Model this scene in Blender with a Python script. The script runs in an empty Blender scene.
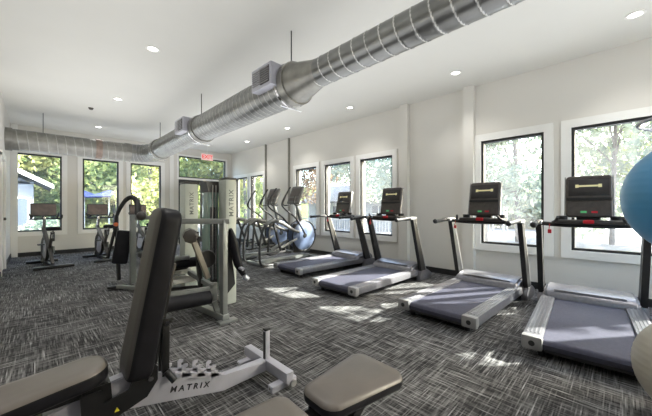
import bpy, bmesh, math, random
from mathutils import Vector, Matrix
R = math.radians
random.seed(7)
S = bpy.context.scene
COL = S.collection
V = Vector

# ------------------------------------------------------------------ materials
MATS = {}
def mat(name, col, rough=.5, metal=0., var=.08, vscale=12., bump=0., bscale=60., coat=0., emit=None, estr=0., spec=.5, alpha=None):
    if name in MATS: return MATS[name]
    m = bpy.data.materials.new(name); m.use_nodes = True
    nt = m.node_tree; b = nt.nodes['Principled BSDF']
    tc = nt.nodes.new('ShaderNodeTexCoord')
    n = nt.nodes.new('ShaderNodeTexNoise'); n.inputs['Scale'].default_value = vscale; n.inputs['Detail'].default_value = 4
    nt.links.new(tc.outputs['Object'], n.inputs['Vector'])
    r = nt.nodes.new('ShaderNodeValToRGB')
    c = col[:3]
    r.color_ramp.elements[0].position = .3; r.color_ramp.elements[1].position = .7
    r.color_ramp.elements[0].color = [max(0, x*(1-var)) for x in c]+[1]
    r.color_ramp.elements[1].color = [min(1, x*(1+var)) for x in c]+[1]
    nt.links.new(n.outputs['Fac'], r.inputs['Fac']); nt.links.new(r.outputs['Color'], b.inputs['Base Color'])
    b.inputs['Roughness'].default_value = rough; b.inputs['Metallic'].default_value = metal
    b.inputs['Specular IOR Level'].default_value = spec
    if coat: b.inputs['Coat Weight'].default_value = coat
    if bump:
        n2 = nt.nodes.new('ShaderNodeTexNoise'); n2.inputs['Scale'].default_value = bscale
        nt.links.new(tc.outputs['Object'], n2.inputs['Vector'])
        bp = nt.nodes.new('ShaderNodeBump'); bp.inputs['Strength'].default_value = bump; bp.inputs['Distance'].default_value = .01
        nt.links.new(n2.outputs['Fac'], bp.inputs['Height']); nt.links.new(bp.outputs['Normal'], b.inputs['Normal'])
    if emit:
        b.inputs['Emission Color'].default_value = list(emit)+[1]; b.inputs['Emission Strength'].default_value = estr
    MATS[name] = m
    return m
def srgb(r, g, b):
    f = lambda x: ((x/255)/12.92 if x/255 <= .04045 else ((x/255+.055)/1.055)**2.4)
    return (f(r), f(g), f(b))

WALL = mat('wall_paint', srgb(222, 219, 212), .75, var=.012, vscale=2, bump=.05, bscale=200)
CEIL = mat('ceiling_paint', srgb(226, 225, 219), .85, var=.012, vscale=1.5)
TRIM = mat('white_trim', srgb(240, 239, 235), .45, var=.01)
BLACKF = mat('black_window_frame', (.018, .018, .018), .45, var=.1)
BASEB = mat('black_baseboard', (.02, .02, .021), .5, var=.15)
DUCT = mat('galvanised_steel', (.27, .275, .27), .3, 1., var=.13, vscale=5, bump=.06, bscale=30)
DUCT2 = mat('dull_steel', (.34, .335, .31), .42, 1., var=.15, vscale=8)
COPPER = mat('taped_joint', (.33, .26, .22), .45, .8, var=.2)
DARKM = mat('dark_grille', (.05, .045, .045), .5, .3)
SILVER = mat('silver_plastic', srgb(152, 151, 151), .38, .35, var=.06, vscale=20, coat=.2)
SILVER2 = mat('silver_rail', srgb(126, 125, 130), .36, .5, var=.1, vscale=30)
STEEL = mat('grey_painted_steel', srgb(186, 186, 196), .35, .3, var=.06)
FRAME = mat('machine_frame_paint', srgb(134, 137, 135), .38, .3, var=.06)
TOWER = mat('weight_tower_paint', srgb(178, 183, 175), .42, .1, var=.04)
BLACKP = mat('black_plastic', (.017, .017, .018), .38, var=.2)
BLACKM = mat('black_metal', (.02, .02, .021), .33, .3, var=.2)
CHAR = mat('charcoal_plastic', (.055, .05, .047), .42, var=.15)
CONS = mat('console_brown_black', (.075, .062, .055), .4, var=.2, vscale=25)
SLOT = mat('console_slot', (.006, .006, .006), .4)
GRIP = mat('rubber_grip', (.02, .02, .022), .6, bump=.3, bscale=120)
CHROME = mat('chrome', (.75, .75, .76), .15, 1.)
RED = mat('red_plastic', srgb(200, 30, 45), .4, var=.05)
GREEN = mat('green_button', srgb(70, 160, 90), .4, emit=(.1, .5, .2), estr=.4)
ORANGE = mat('orange_plastic', srgb(220, 110, 60), .45)
BELT = mat('running_belt', srgb(76, 76, 89), .55, var=.1, vscale=40, bump=.08, bscale=300, spec=.12)
SEAM2 = mat('dull_seam', (.50, .50, .48), .5, .7, var=.05)
SEAM = mat('bright_seam', (.72, .72, .70), .45, .7, var=.05)
DISC = mat('blue_grey_disc', srgb(104, 118, 146), .3, .2, var=.1, coat=.3)
VINYLT = mat('taupe_vinyl', srgb(106, 100, 95), .36, var=.07, vscale=9, bump=.05, bscale=250, spec=.6)
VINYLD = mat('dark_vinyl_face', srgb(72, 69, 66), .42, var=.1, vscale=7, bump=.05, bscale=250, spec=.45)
VINYLB = mat('black_vinyl', (.012, .012, .015), .42, var=.2, vscale=10, bump=.05, bscale=200, spec=.2)
LETTER = mat('black_lettering', (.02, .02, .025), .5)
LETTERG = mat('grey_lettering', srgb(95, 100, 98), .5)
WHITE = mat('white_print', srgb(235, 232, 225), .5, var=.02)
CREAMP = mat('display_print', srgb(225, 215, 165), .5, var=.05, emit=srgb(225, 215, 165), estr=.25)
YELLOW = mat('yellow_print', srgb(225, 215, 60), .5)
BALLB = mat('blue_ball_vinyl', srgb(80, 156, 206), .33, var=.06, vscale=6, spec=.5)
BALLG = mat('grey_ball_vinyl', srgb(176, 170, 158), .42, var=.06, vscale=6)
STACKM = mat('weight_stack_iron', (.06, .06, .062), .4, .6)
SHROUD = mat('smoked_green_shroud', srgb(120, 142, 132), .15, var=.05, coat=.5)
LAMP = mat('lamp_diffuser', (.9, .9, .88), .4, emit=(1, .97, .9), estr=9.)
EXITR = mat('exit_red', srgb(205, 40, 40), .5, emit=srgb(220, 40, 45), estr=.5)
EXITP = mat('exit_panel', srgb(235, 205, 200), .4, emit=srgb(240, 170, 165), estr=.35)
SCREEN = mat('dark_screen', (.03, .026, .026), .22, var=.1, coat=.4)
UMB = mat('blue_canvas', srgb(78, 88, 140), .8)
HOUSEW = mat('white_siding', srgb(150, 154, 160), .7, var=.03)
ROOFG = mat('grey_shingle', srgb(98, 100, 105), .85, var=.18, vscale=3)
BLUEG = mat('blue_shutter', srgb(70, 80, 94), .6)
BARK = mat('bark', srgb(112, 106, 102), .9, var=.25, vscale=6)
DECKM = mat('pale_paving', srgb(138, 138, 142), .85, var=.08, vscale=.8)
GRASS = mat('grass_bank', srgb(85, 100, 50), .95, var=.35, vscale=1.2)
HANDLEM = mat('door_hardware', (.12, .11, .1), .35, .8)

def leafmat(name, c1, c2):
    m = bpy.data.materials.new(name); m.use_nodes = True; nt = m.node_tree
    b = nt.nodes['Principled BSDF']; out = nt.nodes['Material Output']
    tc = nt.nodes.new('ShaderNodeTexCoord'); n = nt.nodes.new('ShaderNodeTexNoise'); n.inputs['Scale'].default_value = 1.3; n.inputs['Detail'].default_value = 6
    nt.links.new(tc.outputs['Object'], n.inputs['Vector'])
    r = nt.nodes.new('ShaderNodeValToRGB'); r.color_ramp.elements[0].position = .38; r.color_ramp.elements[1].position = .62
    r.color_ramp.elements[0].color = list(c1)+[1]; r.color_ramp.elements[1].color = list(c2)+[1]
    nt.links.new(n.outputs['Fac'], r.inputs['Fac']); nt.links.new(r.outputs['Color'], b.inputs['Base Color'])
    b.inputs['Roughness'].default_value = .6
    t = nt.nodes.new('ShaderNodeBsdfTranslucent'); nt.links.new(r.outputs['Color'], t.inputs['Color'])
    mx = nt.nodes.new('ShaderNodeMixShader'); mx.inputs[0].default_value = .45
    nt.links.new(b.outputs[0], mx.inputs[1]); nt.links.new(t.outputs[0], mx.inputs[2]); nt.links.new(mx.outputs[0], out.inputs['Surface'])
    return m
LEAFY = leafmat('yellow_green_leaves', srgb(140, 148, 88), srgb(205, 203, 145))
LEAFG = leafmat('green_leaves', srgb(112, 134, 84), srgb(184, 190, 128))
LEAFB = leafmat('blue_green_leaves', srgb(125, 142, 128), srgb(190, 195, 172))
LEAFR = leafmat('russet_leaves', srgb(105, 80, 60), srgb(145, 125, 95))

def glassmat():
    m = bpy.data.materials.new('window_glass'); m.use_nodes = True; nt = m.node_tree
    for n in list(nt.nodes): nt.nodes.remove(n)
    out = nt.nodes.new('ShaderNodeOutputMaterial'); t = nt.nodes.new('ShaderNodeBsdfTransparent'); t.inputs[0].default_value = (.93, .96, .95, 1)
    g = nt.nodes.new('ShaderNodeBsdfGlossy'); g.inputs['Roughness'].default_value = .02
    lw = nt.nodes.new('ShaderNodeLayerWeight'); pw = nt.nodes.new('ShaderNodeMath'); pw.operation = 'POWER'; pw.inputs[1].default_value = 5
    fr = nt.nodes.new('ShaderNodeMath'); fr.operation = 'MULTIPLY_ADD'; fr.inputs[1].default_value = .6; fr.inputs[2].default_value = .03
    nt.links.new(lw.outputs['Facing'], pw.inputs[0]); nt.links.new(pw.outputs[0], fr.inputs[0])
    mx = nt.nodes.new('ShaderNodeMixShader'); nt.links.new(fr.outputs[0], mx.inputs[0]); nt.links.new(t.outputs[0], mx.inputs[1]); nt.links.new(g.outputs[0], mx.inputs[2])
    tl = nt.nodes.new('ShaderNodeBsdfTranslucent'); tl.inputs[0].default_value = (.9, .93, 1, 1)
    m2 = nt.nodes.new('ShaderNodeMixShader'); m2.inputs[0].default_value = .018; nt.links.new(mx.outputs[0], m2.inputs[1]); nt.links.new(tl.outputs[0], m2.inputs[2])
    nt.links.new(m2.outputs[0], out.inputs['Surface']); return m
GLASS = glassmat()

def carpetmat():
    m = bpy.data.materials.new('carpet_tiles'); m.use_nodes = True; nt = m.node_tree; L = nt.links.new
    b = nt.nodes['Principled BSDF']; b.inputs['Roughness'].default_value = .95; b.inputs['Specular IOR Level'].default_value = .15
    tc = nt.nodes.new('ShaderNodeTexCoord')
    def stre(sx, sy, seed, snap=True):
        mp = nt.nodes.new('ShaderNodeMapping'); mp.inputs['Scale'].default_value = (sx, sy, 1); mp.inputs['Location'].default_value = (seed, seed*1.7, seed)
        n = nt.nodes.new('ShaderNodeTexNoise'); n.inputs['Scale'].default_value = 1; n.inputs['Detail'].default_value = 3; n.inputs['Roughness'].default_value = .6
        L(tc.outputs['Object'], mp.inputs[0])
        if sx != sy and snap:
            vm = nt.nodes.new('ShaderNodeVectorMath'); vm.operation = 'SNAP'; vm.inputs[1].default_value = (1, .0001, 1) if sx > sy else (.0001, 1, 1)
            sc = nt.nodes.new('ShaderNodeVectorMath'); sc.operation = 'MULTIPLY'; sc.inputs[1].default_value = (5.37, 1, 1) if sx > sy else (1, 5.37, 1)
            L(mp.outputs[0], vm.inputs[0]); L(vm.outputs[0], sc.inputs[0]); L(sc.outputs[0], n.inputs['Vector']); n.inputs['Detail'].default_value = 2
        else: L(mp.outputs[0], n.inputs['Vector'])
        return n.outputs['Fac']
    def math_(op, a, c=None, v=None):
        x = nt.nodes.new('ShaderNodeMath'); x.operation = op
        if hasattr(a, 'links'): L(a, x.inputs[0])
        else: x.inputs[0].default_value = a
        if c is not None:
            if hasattr(c, 'links'): L(c, x.inputs[1])
            else: x.inputs[1].default_value = c
        return x.outputs[0]
    a1 = stre(3.6, 145, 1); a2 = stre(145, 3.6, 9)
    ck = nt.nodes.new('ShaderNodeTexChecker'); ck.inputs['Scale'].default_value = 1/.46
    L(tc.outputs['Object'], ck.inputs['Vector'])
    cl = stre(2.6, 2.6, 4)
    mask = math_('ADD', math_('MULTIPLY', ck.outputs['Fac'], .5), math_('MULTIPLY', math_('SUBTRACT', cl, .5), 2.2))
    mask = math_('ADD', math_('MULTIPLY', math_('SUBTRACT', mask, .25), 1.2), .5)
    cmp_ = nt.nodes.new('ShaderNodeClamp'); L(mask, cmp_.inputs[0])
    mx = nt.nodes.new('ShaderNodeMix'); mx.data_type = 'FLOAT'
    L(cmp_.outputs[0], mx.inputs[0]); L(a1, mx.inputs[2]); L(a2, mx.inputs[3])
    big = stre(1.1, 1.1, 21)
    mn = math_('MAXIMUM', a1, a2)
    both = nt.nodes.new('ShaderNodeMix'); both.data_type = 'FLOAT'; both.inputs[0].default_value = .5; L(mx.outputs[0], both.inputs[2]); L(math_('SUBTRACT', mn, .05), both.inputs[3])
    v = math_('ADD', both.outputs[0], math_('MULTIPLY', math_('SUBTRACT', big, .5), .22))
    # contrast
    r = nt.nodes.new('ShaderNodeValToRGB'); e = r.color_ramp.elements
    e[0].position = .39; e[0].color = (.020, .020, .022, 1); e[1].position = .69; e[1].color = (.38, .38, .385, 1)
    q = e.new(.46); q.color = (.056, .055, .056, 1); q = e.new(.56); q.color = (.165, .163, .163, 1)
    L(v, r.inputs['Fac']); L(r.outputs['Color'], b.inputs['Base Color'])
    n2 = stre(220, 220, 3); bp = nt.nodes.new('ShaderNodeBump'); bp.inputs['Strength'].default_value = .5; bp.inputs['Distance'].default_value = .006
    L(n2, bp.inputs['Height']); L(bp.outputs[0], b.inputs['Normal'])
    return m
CARPET = carpetmat()

# ------------------------------------------------------------------ mesh helpers
class MB:
    soft = 4
    def __init__(s): s.b = bmesh.new(); s.mi = 0
    def _t(s, vs, M):
        if M is not None:
            for v in vs: v.co = M @ v.co
    def box(s, c, d, M=None, bev=0., rz=0., ry=0., rx=0.):
        r = bmesh.ops.create_cube(s.b, size=1.); vs = r['verts']
        for v in vs: v.co = V((v.co.x*d[0], v.co.y*d[1], v.co.z*d[2]))
        fs = {f for v in vs for f in v.link_faces}
        if bev:
            es = {e for f in fs for e in f.edges}
            rr = bmesh.ops.bevel(s.b, geom=list(es), offset=min(bev, min(d)*.49), segments=2, affect='EDGES', profile=.6)
            vs = list({v for f in rr['faces'] for v in f.verts} | {v for v in vs if v.is_valid}); 
            fs = {f for v in vs for f in v.link_faces}; vs = list({v for f in fs for v in f.verts})
        T = Matrix.Translation(V(c)) @ Matrix.Rotation(rz, 4, 'Z') @ Matrix.Rotation(ry, 4, 'Y') @ Matrix.Rotation(rx, 4, 'X')
        s._t(vs, (M @ T) if M else T)
        for f in fs:
            if f.is_valid: f.material_index = s.mi
        return s
    def bar(s, p, q, w, h, bev=0., up=(0, 0, 1)):
        p = V(p); q = V(q); d = q-p; L = d.length; x = d.normalized(); y = V(up).cross(x)
        if y.length < 1e-4: y = V((0, 1, 0))
        y.normalize(); z = x.cross(y)
        M = Matrix((x, y, z)).transposed().to_4x4(); M.translation = (p+q)/2
        return s.box((0, 0, 0), (L, w, h), M, bev)
    def tube(s, pts, r, n=10, smooth=0, closed=False, caps=True):
        pts = [V(p) for p in pts]
        if smooth: pts, r = spline(pts, r, smooth, closed)
        rr = r if isinstance(r, (list, tuple)) else [r]*len(pts)
        N = len(pts); rings = []; prev = None
        for i, p in enumerate(pts):
            a = pts[(i-1) % N] if (closed or i) else p; c = pts[(i+1) % N] if (closed or i < N-1) else p
            t = (c-a).normalized()
            if prev is None:
                u = t.cross(V((0, 0, 1)));
                if u.length < .1: u = t.cross(V((1, 0, 0)))
                u.normalize()
            else:
                u = prev-t*prev.dot(t); u.normalize()
            prev = u; w = t.cross(u)
            rings.append([s.b.verts.new(p+(u*math.cos(2*math.pi*k/n)+w*math.sin(2*math.pi*k/n))*rr[i]) for k in range(n)])
        for i in range(N if closed else N-1):
            A = rings[i]; B = rings[(i+1) % N]
            for k in range(n):
                f = s.b.faces.new((A[k], A[(k+1) % n], B[(k+1) % n], B[k])); f.material_index = s.mi
        if not closed and caps:
            f = s.b.faces.new(rings[0][::-1]); f.material_index = s.mi
            f = s.b.faces.new(rings[-1]); f.material_index = s.mi
        return s
    def cyl(s, p, q, r, n=20, r2=None): return s.tube([p, q], [r, r if r2 is None else r2], n)
    def prism(s, poly, y0, y1, M=None):
        # polygon in xz plane extruded along y
        A = [s.b.verts.new((x, y0, z)) for x, z in poly]; B = [s.b.verts.new((x, y1, z)) for x, z in poly]
        n = len(poly); fs = [s.b.faces.new(A), s.b.faces.new(B[::-1])]
        for i in range(n): fs.append(s.b.faces.new((A[i], B[i], B[(i+1) % n], A[(i+1) % n])))
        for f in fs: f.material_index = s.mi
        s._t(A+B, M); return s
    def lathe(s, prof, M=None, n=24):
        rings = []
        for r, z in prof:
            if r < 1e-5: rings.append([s.b.verts.new((0, 0, z))])
            else: rings.append([s.b.verts.new((r*math.cos(2*math.pi*k/n), r*math.sin(2*math.pi*k/n), z)) for k in range(n)])
        for A, B in zip(rings, rings[1:]):
            for k in range(n):
                a, c = A[k % len(A)], A[(k+1) % len(A)]; d, e = B[k % len(B)], B[(k+1) % len(B)]
                vs = []
                for v in (a, c, e, d):
                    if v not in vs: vs.append(v)
                if len(vs) > 2:
                    f = s.b.faces.new(vs); f.material_index = s.mi
        s._t([v for r in rings for v in r], M); return s
    def sphere(s, c, r, n=32, sc=(1, 1, 1)):
        prof = [(r*math.sin(math.pi*i/(n//2)), -r*math.cos(math.pi*i/(n//2))) for i in range(n//2+1)]
        prof[0] = (0, -r); prof[-1] = (0, r)
        return s.lathe(prof, Matrix.Translation(V(c)) @ Matrix.Diagonal((*sc, 1)), n)
    def pad(s, L, W, H, rc, re, M=None, taper=1., top=None, dome=.0):
        """upholstered pad: rounded outline L x W (taper = width ratio at +x end), thickness H, top = material index of upper face"""
        def outline(ins):
            pts = []; hx = L/2-ins; c = max(rc-ins, .004); k = 7
            for (sx, sy, a0) in ((1, 1, 0), (-1, 1, 90), (-1, -1, 180), (1, -1, 270)):
                hw = (W/2*(taper if sx > 0 else 1))-ins
                for i in range(k+1):
                    a = R(a0+90*i/k)
                    pts.append((sx*(hx-c)+c*math.cos(a), sy*(hw-c)+c*math.sin(a)))
            return pts
        lev = []
        K = 5
        for i in range(K+1): a = math.pi/2*i/K; lev.append((re*(1-math.sin(a)), -H/2+re*(1-math.cos(a))))
        for i in range(K+1): a = math.pi/2*i/K; lev.append((re*(1-math.cos(a)), H/2-re*(1-math.sin(a))))
        lev.append((re+.012, H/2+dome*.6)); lev.append((re+.035, H/2+dome))
        rings = [[s.b.verts.new((x, y, z)) for x, y in outline(ins)] for ins, z in lev]
        base = s.mi
        n = len(rings[0])
        f = s.b.faces.new(rings[0][::-1]); f.material_index = base
        for j, (A, B) in enumerate(zip(rings, rings[1:])):
            mi = (top if (top is not None and j >= K+s.soft) else base)
            for k in range(n):
                f = s.b.faces.new((A[k], A[(k+1) % n], B[(k+1) % n], B[k])); f.material_index = mi
        f = s.b.faces.new(rings[-1]); f.material_index = top if top is not None else base
        s._t([v for r in rings for v in r], M); return s
    def build(s, name, mats, parent=None, ang=40):
        bmesh.ops.recalc_face_normals(s.b, faces=s.b.faces)
        me = bpy.data.meshes.new(name); s.b.to_mesh(me); s.b.free()
        for m in (mats if isinstance(mats, (list, tuple)) else [mats]): me.materials.append(m)
        for p in me.polygons: p.use_smooth = True
        try: me.set_sharp_from_angle(angle=R(ang))
        except Exception: pass
        o = bpy.data.objects.new(name, me); COL.objects.link(o)
        if parent: o.parent = parent
        return o
def spline(pts, r, k, closed=False):
    N = len(pts); out = []; ro = []
    rr = r if isinstance(r, (list, tuple)) else None
    segs = N if closed else N-1
    for i in range(segs):
        p = [pts[(i+j) % N] if closed else pts[min(max(i+j, 0), N-1)] for j in (-1, 0, 1, 2)]
        for t in range(k):
            u = t/k
            out.append(.5*((2*p[1])+(-p[0]+p[2])*u+(2*p[0]-5*p[1]+4*p[2]-p[3])*u*u+(-p[0]+3*p[1]-3*p[2]+p[3])*u**3))
            if rr: ro.append(rr[i]*(1-u)+rr[(i+1) % N]*u)
    if not closed:
        out.append(pts[-1]);
        if rr: ro.append(rr[-1])
    return out, (ro if rr else r)
def tag(o, label=None, cat=None, group=None, kind=None):
    if label: o['label'] = label
    if cat: o['category'] = cat
    if group: o['group'] = group
    if kind: o['kind'] = kind
    return o
def empty(name, loc, rz=0., label=None, cat=None, group=None):
    o = bpy.data.objects.new(name, None); COL.objects.link(o); o.empty_display_size = .1
    o.location = loc; o.rotation_euler = (0, 0, rz); return tag(o, label, cat, group)
def copy_tree(o, parent=None):
    c = o.copy(); COL.objects.link(c); c.parent = parent
    for ch in list(o.children): copy_tree(ch, c)
    return c
def text(name, body, size, m, parent, M, depth=.0015, spacing=1.):
    cu = bpy.data.curves.new('t', 'FONT'); cu.body = body; cu.size = size; cu.extrude = depth; cu.align_x = 'CENTER'; cu.align_y = 'CENTER'; cu.space_character = spacing; cu.offset = size*.012
    tmp = bpy.data.objects.new('t', cu); COL.objects.link(tmp)
    dg = bpy.context.evaluated_depsgraph_get(); me = bpy.data.meshes.new_from_object(tmp.evaluated_get(dg))
    bpy.data.objects.remove(tmp)
    me.transform(M); me.materials.clear(); me.materials.append(m)
    o = bpy.data.objects.new(name, me); COL.objects.link(o); o.parent = parent
    return o
def axes(x, y, z, loc):
    M = Matrix((V(x), V(y), V(z))).transposed().to_4x4(); M.translation = V(loc); return M

# ------------------------------------------------------------------ room
XW, YB, H = 5.33, 10.57, 3.29
XL, XF, YF = -.46, -2.6, -1.75     # left wall (far part), left wall (near part), front wall
TH = .18
def wall(name, axis, pos, a0, a1, holes, z1=H, side=1):
    """wall plane at pos, thickness TH to 'side'; holes = (a0,a1,z0,z1)"""
    m = MB()
    A = sorted({a0, a1, *[h[0] for h in holes], *[h[1] for h in holes]}); Z = sorted({0, z1, *[h[2] for h in holes], *[h[3] for h in holes]})
    for p, q in zip(A, A[1:]):
        for u, v in zip(Z, Z[1:]):
            ca, cz = (p+q)/2, (u+v)/2
            if any(h[0] < ca < h[1] and h[2] < cz < h[3] for h in holes): continue
            c = (pos+side*TH/2, ca, cz) if axis == 'x' else (ca, pos+side*TH/2, cz)
            d = (TH, q-p, v-u) if axis == 'x' else (q-p, TH, v-u)
            m.box(c, d)
    bmesh.ops.remove_doubles(m.b, verts=m.b.verts, dist=1e-5)
    return tag(m.build(name, WALL), kind='structure')
ZB, ZT = .62, 2.335
rw = [(-1.58, -1.15), (-.37, .5), (.81, 1.67), (3.39, 4.26), (4.55, 5.43), (5.74, 6.62), (8.33, 9.14), (9.33, 10.24)]
bw = [(-.37, .48), (.91, 1.74), (2.04, 2.88)]
fw = [(2.9, 3.8), (4.05, 4.95)]
wall('wall_right', 'x', XW, YF-TH, YB+TH, [(a, b, ZB, ZT) for a, b in rw])
wall('wall_back', 'y', YB, XL-TH, XW, [(a, b, ZB, 2.6) for a, b in bw]+[(3.42, 5.09, .0, 2.2), (3.42, 5.09, 2.27, 3.0)])
wall('wall_left', 'x', XL, 6.4, YB, [(7.75, 8.65, .0, 2.15)], side=-1)
wall('wall_left_return', 'y', 6.4, XF, XL-TH, [], side=1)
wall('wall_left_near', 'x', XF, YF-TH, 6.4+TH, [], side=-1)
wall('wall_front', 'y', YF, XF, XW, [(a, b, ZB, 2.75) for a, b in fw], side=-1)
m = MB(); m.box(((XF+XW)/2, (YF+YB)/2, -.05), (XW-XF+.3, YB-YF+.3, .1)); tag(m.build('floor', CARPET), kind='structure')
m = MB(); m.box(((XF+XW)/2, (YF+YB)/2, H+.06), (XW-XF+.5, YB-YF+.5, .12)); tag(m.build('ceiling', CEIL), kind='structure')
m = MB(); m.box((XW-.008, (YF+YB)/2, .05), (.016, YB-YF, .1)); tag(m.build('baseboard_right', BASEB), kind='structure')
m = MB(); m.box(((XL+3.3)/2, YB-.008, .05), (3.3-XL, .016, .1)); m.box((5.25, YB-.008, .05), (.15, .016, .1)); tag(m.build('baseboard_back', BASEB), kind='structure')
m = MB(); m.box((XL+.008, 7.03, .05), (.016, 1.2, .1)); m.box((XL+.008, 9.66, .05), (.016, 1.76, .1)); tag(m.build('baseboard_left', BASEB), kind='structure')
wn = 0
def window(axis, pos, a0, a1, z0, z1, into, cas=.11):
    """into = direction (sign) to the room"""
    global wn; wn += 1
    root = empty('window_%d' % wn, (0, 0, 0)); root['kind'] = 'structure'
    def bx(m, a, b, u, v, d0, d1):
        ca, cz = (a+b)/2, (u+v)/2; cd = pos+into*(d0+d1)/2; dd = abs(d1-d0)
        m.box((cd, ca, cz) if axis == 'x' else (ca, cd, cz), (dd, b-a, v-u) if axis == 'x' else (b-a, dd, v-u))
    def ring(m, a, b, u, v, w, d0, d1):
        bx(m, a, a+w, u, v, d0, d1); bx(m, b-w, b, u, v, d0, d1); bx(m, a+w, b-w, u, u+w, d0, d1); bx(m, a+w, b-w, v-w, v, d0, d1)
    m = MB(); ring(m, a0-cas, a1+cas, z0-cas, z1+cas, cas, .0, .028); o = m.build('casing', TRIM, root)
    m = MB(); ring(m, a0, a1, z0, z1, .035, -.10, -.005); m.build('window_frame', BLACKF, root)
    m = MB(); bx(m, a0+.035, a1-.035, z0+.035, z1-.035, -.06, -.055); m.build('pane', GLASS, root)
    return root
for a, b in rw: window('x', XW, a, b, ZB, ZT, -1)
for a, b in bw: window('y', YB, a, b, ZB, 2.6, -1)
for a, b in fw: window('y', YF, a, b, ZB, 2.75, 1)
window('y', YB, 3.42, 5.09, 2.27, 3.0, -1, cas=.06)
# glazed double door
d = empty('door_1', (0, 0, 0)); d['kind'] = 'structure'
m = MB()
for x in (3.445, 5.065): m.box((x, YB+.05, 1.1), (.05, .1, 2.2))
m.box((4.255, YB+.05, 2.175), (1.67, .1, .05)); m.build('door_frame', BLACKF, d)
for (x0, x1) in ((3.475, 4.245), (4.265, 5.035)):
    m = MB(); 
    for x in (x0+.04, x1-.04): m.box((x, YB+.05, 1.08), (.08, .05, 2.13))
    m.box(((x0+x1)/2, YB+.05, 2.1), (x1-x0-.16, .05, .09)); m.box(((x0+x1)/2, YB+.05, .12), (x1-x0-.16, .05, .2))
    lf = m.build('door_leaf', BLACKF, d)
    m = MB(); m.box(((x0+x1)/2, YB+.05, 1.14), (x1-x0-.16, .006, 1.84)); m.build('pane', GLASS, lf)
    m = MB(); hx = x1-.04 if x0 < 4 else x0+.04
    m.tube([(hx, YB+.02, .9), (hx, YB-.04, .92), (hx, YB-.04, 1.2), (hx, YB+.02, 1.22)], .012); m.build('pull_handle', CHROME, lf)
# left white door
d = empty('door_2', (0, 0, 0)); d['kind'] = 'structure'
m = MB(); m.box((XL-.03, 8.2, 1.07), (.04, .88, 2.12))
for z in (.45, 1.1, 1.72): m.box((XL-.008, 8.2, z), (.012, .6, .5), bev=.004)
m.build('door_leaf', TRIM, d)
m = MB()
for y in (7.7, 8.7): m.box((XL+.012, y, 1.1), (.024, .1, 2.2))
m.box((XL+.012, 8.2, 2.2), (.024, 1.1, .1)); m.build('door_frame', TRIM, d)
m = MB(); m.cyl((XL-.01, 8.55, 1.0), (XL+.03, 8.55, 1.0), .028); m.cyl((XL+.03, 8.55, 1.0), (XL+.03, 8.43, 1.0), .01)
m.build('door_handle', HANDLEM, d)
for z in (.3, 1.05, 1.85):
    m = MB(); m.box((XL+.006, 7.78, z), (.016, .03, .1)); m.build('hinge', HANDLEM, d)
# wall panel boards at far left corner (vertical trims)
k = 0
for y0, y1 in ((1.76, 1.93), (3.0, 3.18), (6.84, 7.0), (8.08, 8.22)):
    k += 1; m = MB(); m.box((XW-(.05 if y0 < 5 else .03), (y0+y1)/2, H/2), (.1 if y0 < 5 else .06, (y1-y0) if y0 < 5 else .03, H)); tag(m.build('trim_%d' % k, WALL if y0 < 5 else mat('grey_strip', srgb(140, 138, 130), .6)), kind='structure')  # the far pair are narrow strips in plain grey
# small panel line under back windows: casing corner boards
for x in (-.395, 3.2):
    k += 1; m = MB(); m.box((x, YB-.015, H/2), (.12, .03, H)); tag(m.build('trim_%d' % k, TRIM), kind='structure')

# ------------------------------------------------------------------ duct
XD, ZD = 2.13, 2.64
duct = empty('spiral_duct', (XD, 4., ZD), 0, 'long galvanised spiral air duct hung under the ceiling, turning along the back windows', 'duct')
def skin(path, rad, pitch, amp, n=48, step=.006):
    """path(s)->(point, tangent)"""
    L, f = path
    m = MB(); N = int(L/step); rings = []
    for i in range(N+1):
        s_ = L*i/N; p, u, w = f(s_)
        ring = []
        for k2 in range(n):
            a = 2*math.pi*k2/n
            ph = (s_/pitch-k2/n*1.0) % 1.
            bmp = math.exp(-((min(ph, 1-ph)*pitch)/.008)**2)
            r = rad(s_)+amp*bmp
            ring.append(m.b.verts.new(p+(u*math.cos(a)+w*math.sin(a))*r))
        rings.append(ring)
    for i, (A, B) in enumerate(zip(rings, rings[1:])):
        for k2 in range(n):
            fc = m.b.faces.new((A[k2], A[(k2+1) % n], B[(k2+1) % n], B[k2]))
            ph = (L*(i+.5)/N/pitch-(k2+.5)/n) % 1.
            if min(ph, 1-ph)*pitch < .0055: fc.material_index = 1
    return m
o3 = V((XD, 4., ZD))
def line(p, q):
    p = V(p)-o3; q = V(q)-o3; L = (q-p).length; t = (q-p).normalized(); u = V((0, 0, 1)); w = t.cross(u)
    return L, (lambda s_: (p+t*s_, u, w))
YR = 8.9; RB = .5
skin(line((XD, YF, ZD), (XD, 2.25, ZD)), lambda s_: .139, .145, .005).build('narrow_run', [DUCT, SEAM], duct, 60)
m = MB(); m.lathe([(.139, -.02), (.143, 0), (.143, .03), (.215, .33), (.225, .36), (.225, .40)], axes((1, 0, 0), (0, 0, -1), (0, 1, 0), V((XD, 2.25, ZD))-o3), 48)
m.build('reducer', DUCT2, duct)
skin(line((XD, 2.63, ZD), (XD, YR-RB, ZD)), lambda s_: .218, .105, .006).build('main_run', [DUCT, SEAM2], duct, 60)
def elbow():
    C = V((XD-RB, YR-RB, ZD))-o3; L = RB*math.pi/2
    def f(s_):
        a = s_/RB; d_ = V((math.cos(a), math.sin(a), 0)); return C+d_*RB, V((0, 0, 1)), d_
    return L, f
skin(elbow(), lambda s_: .222, .13, .008).build('elbow', [DUCT, SEAM2], duct, 60)
skin(line((XD-RB, YR, ZD), (XL, YR, ZD)), lambda s_: .218, .15, .004).build('back_run', [DUCT2, SEAM2], duct, 60)
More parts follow.
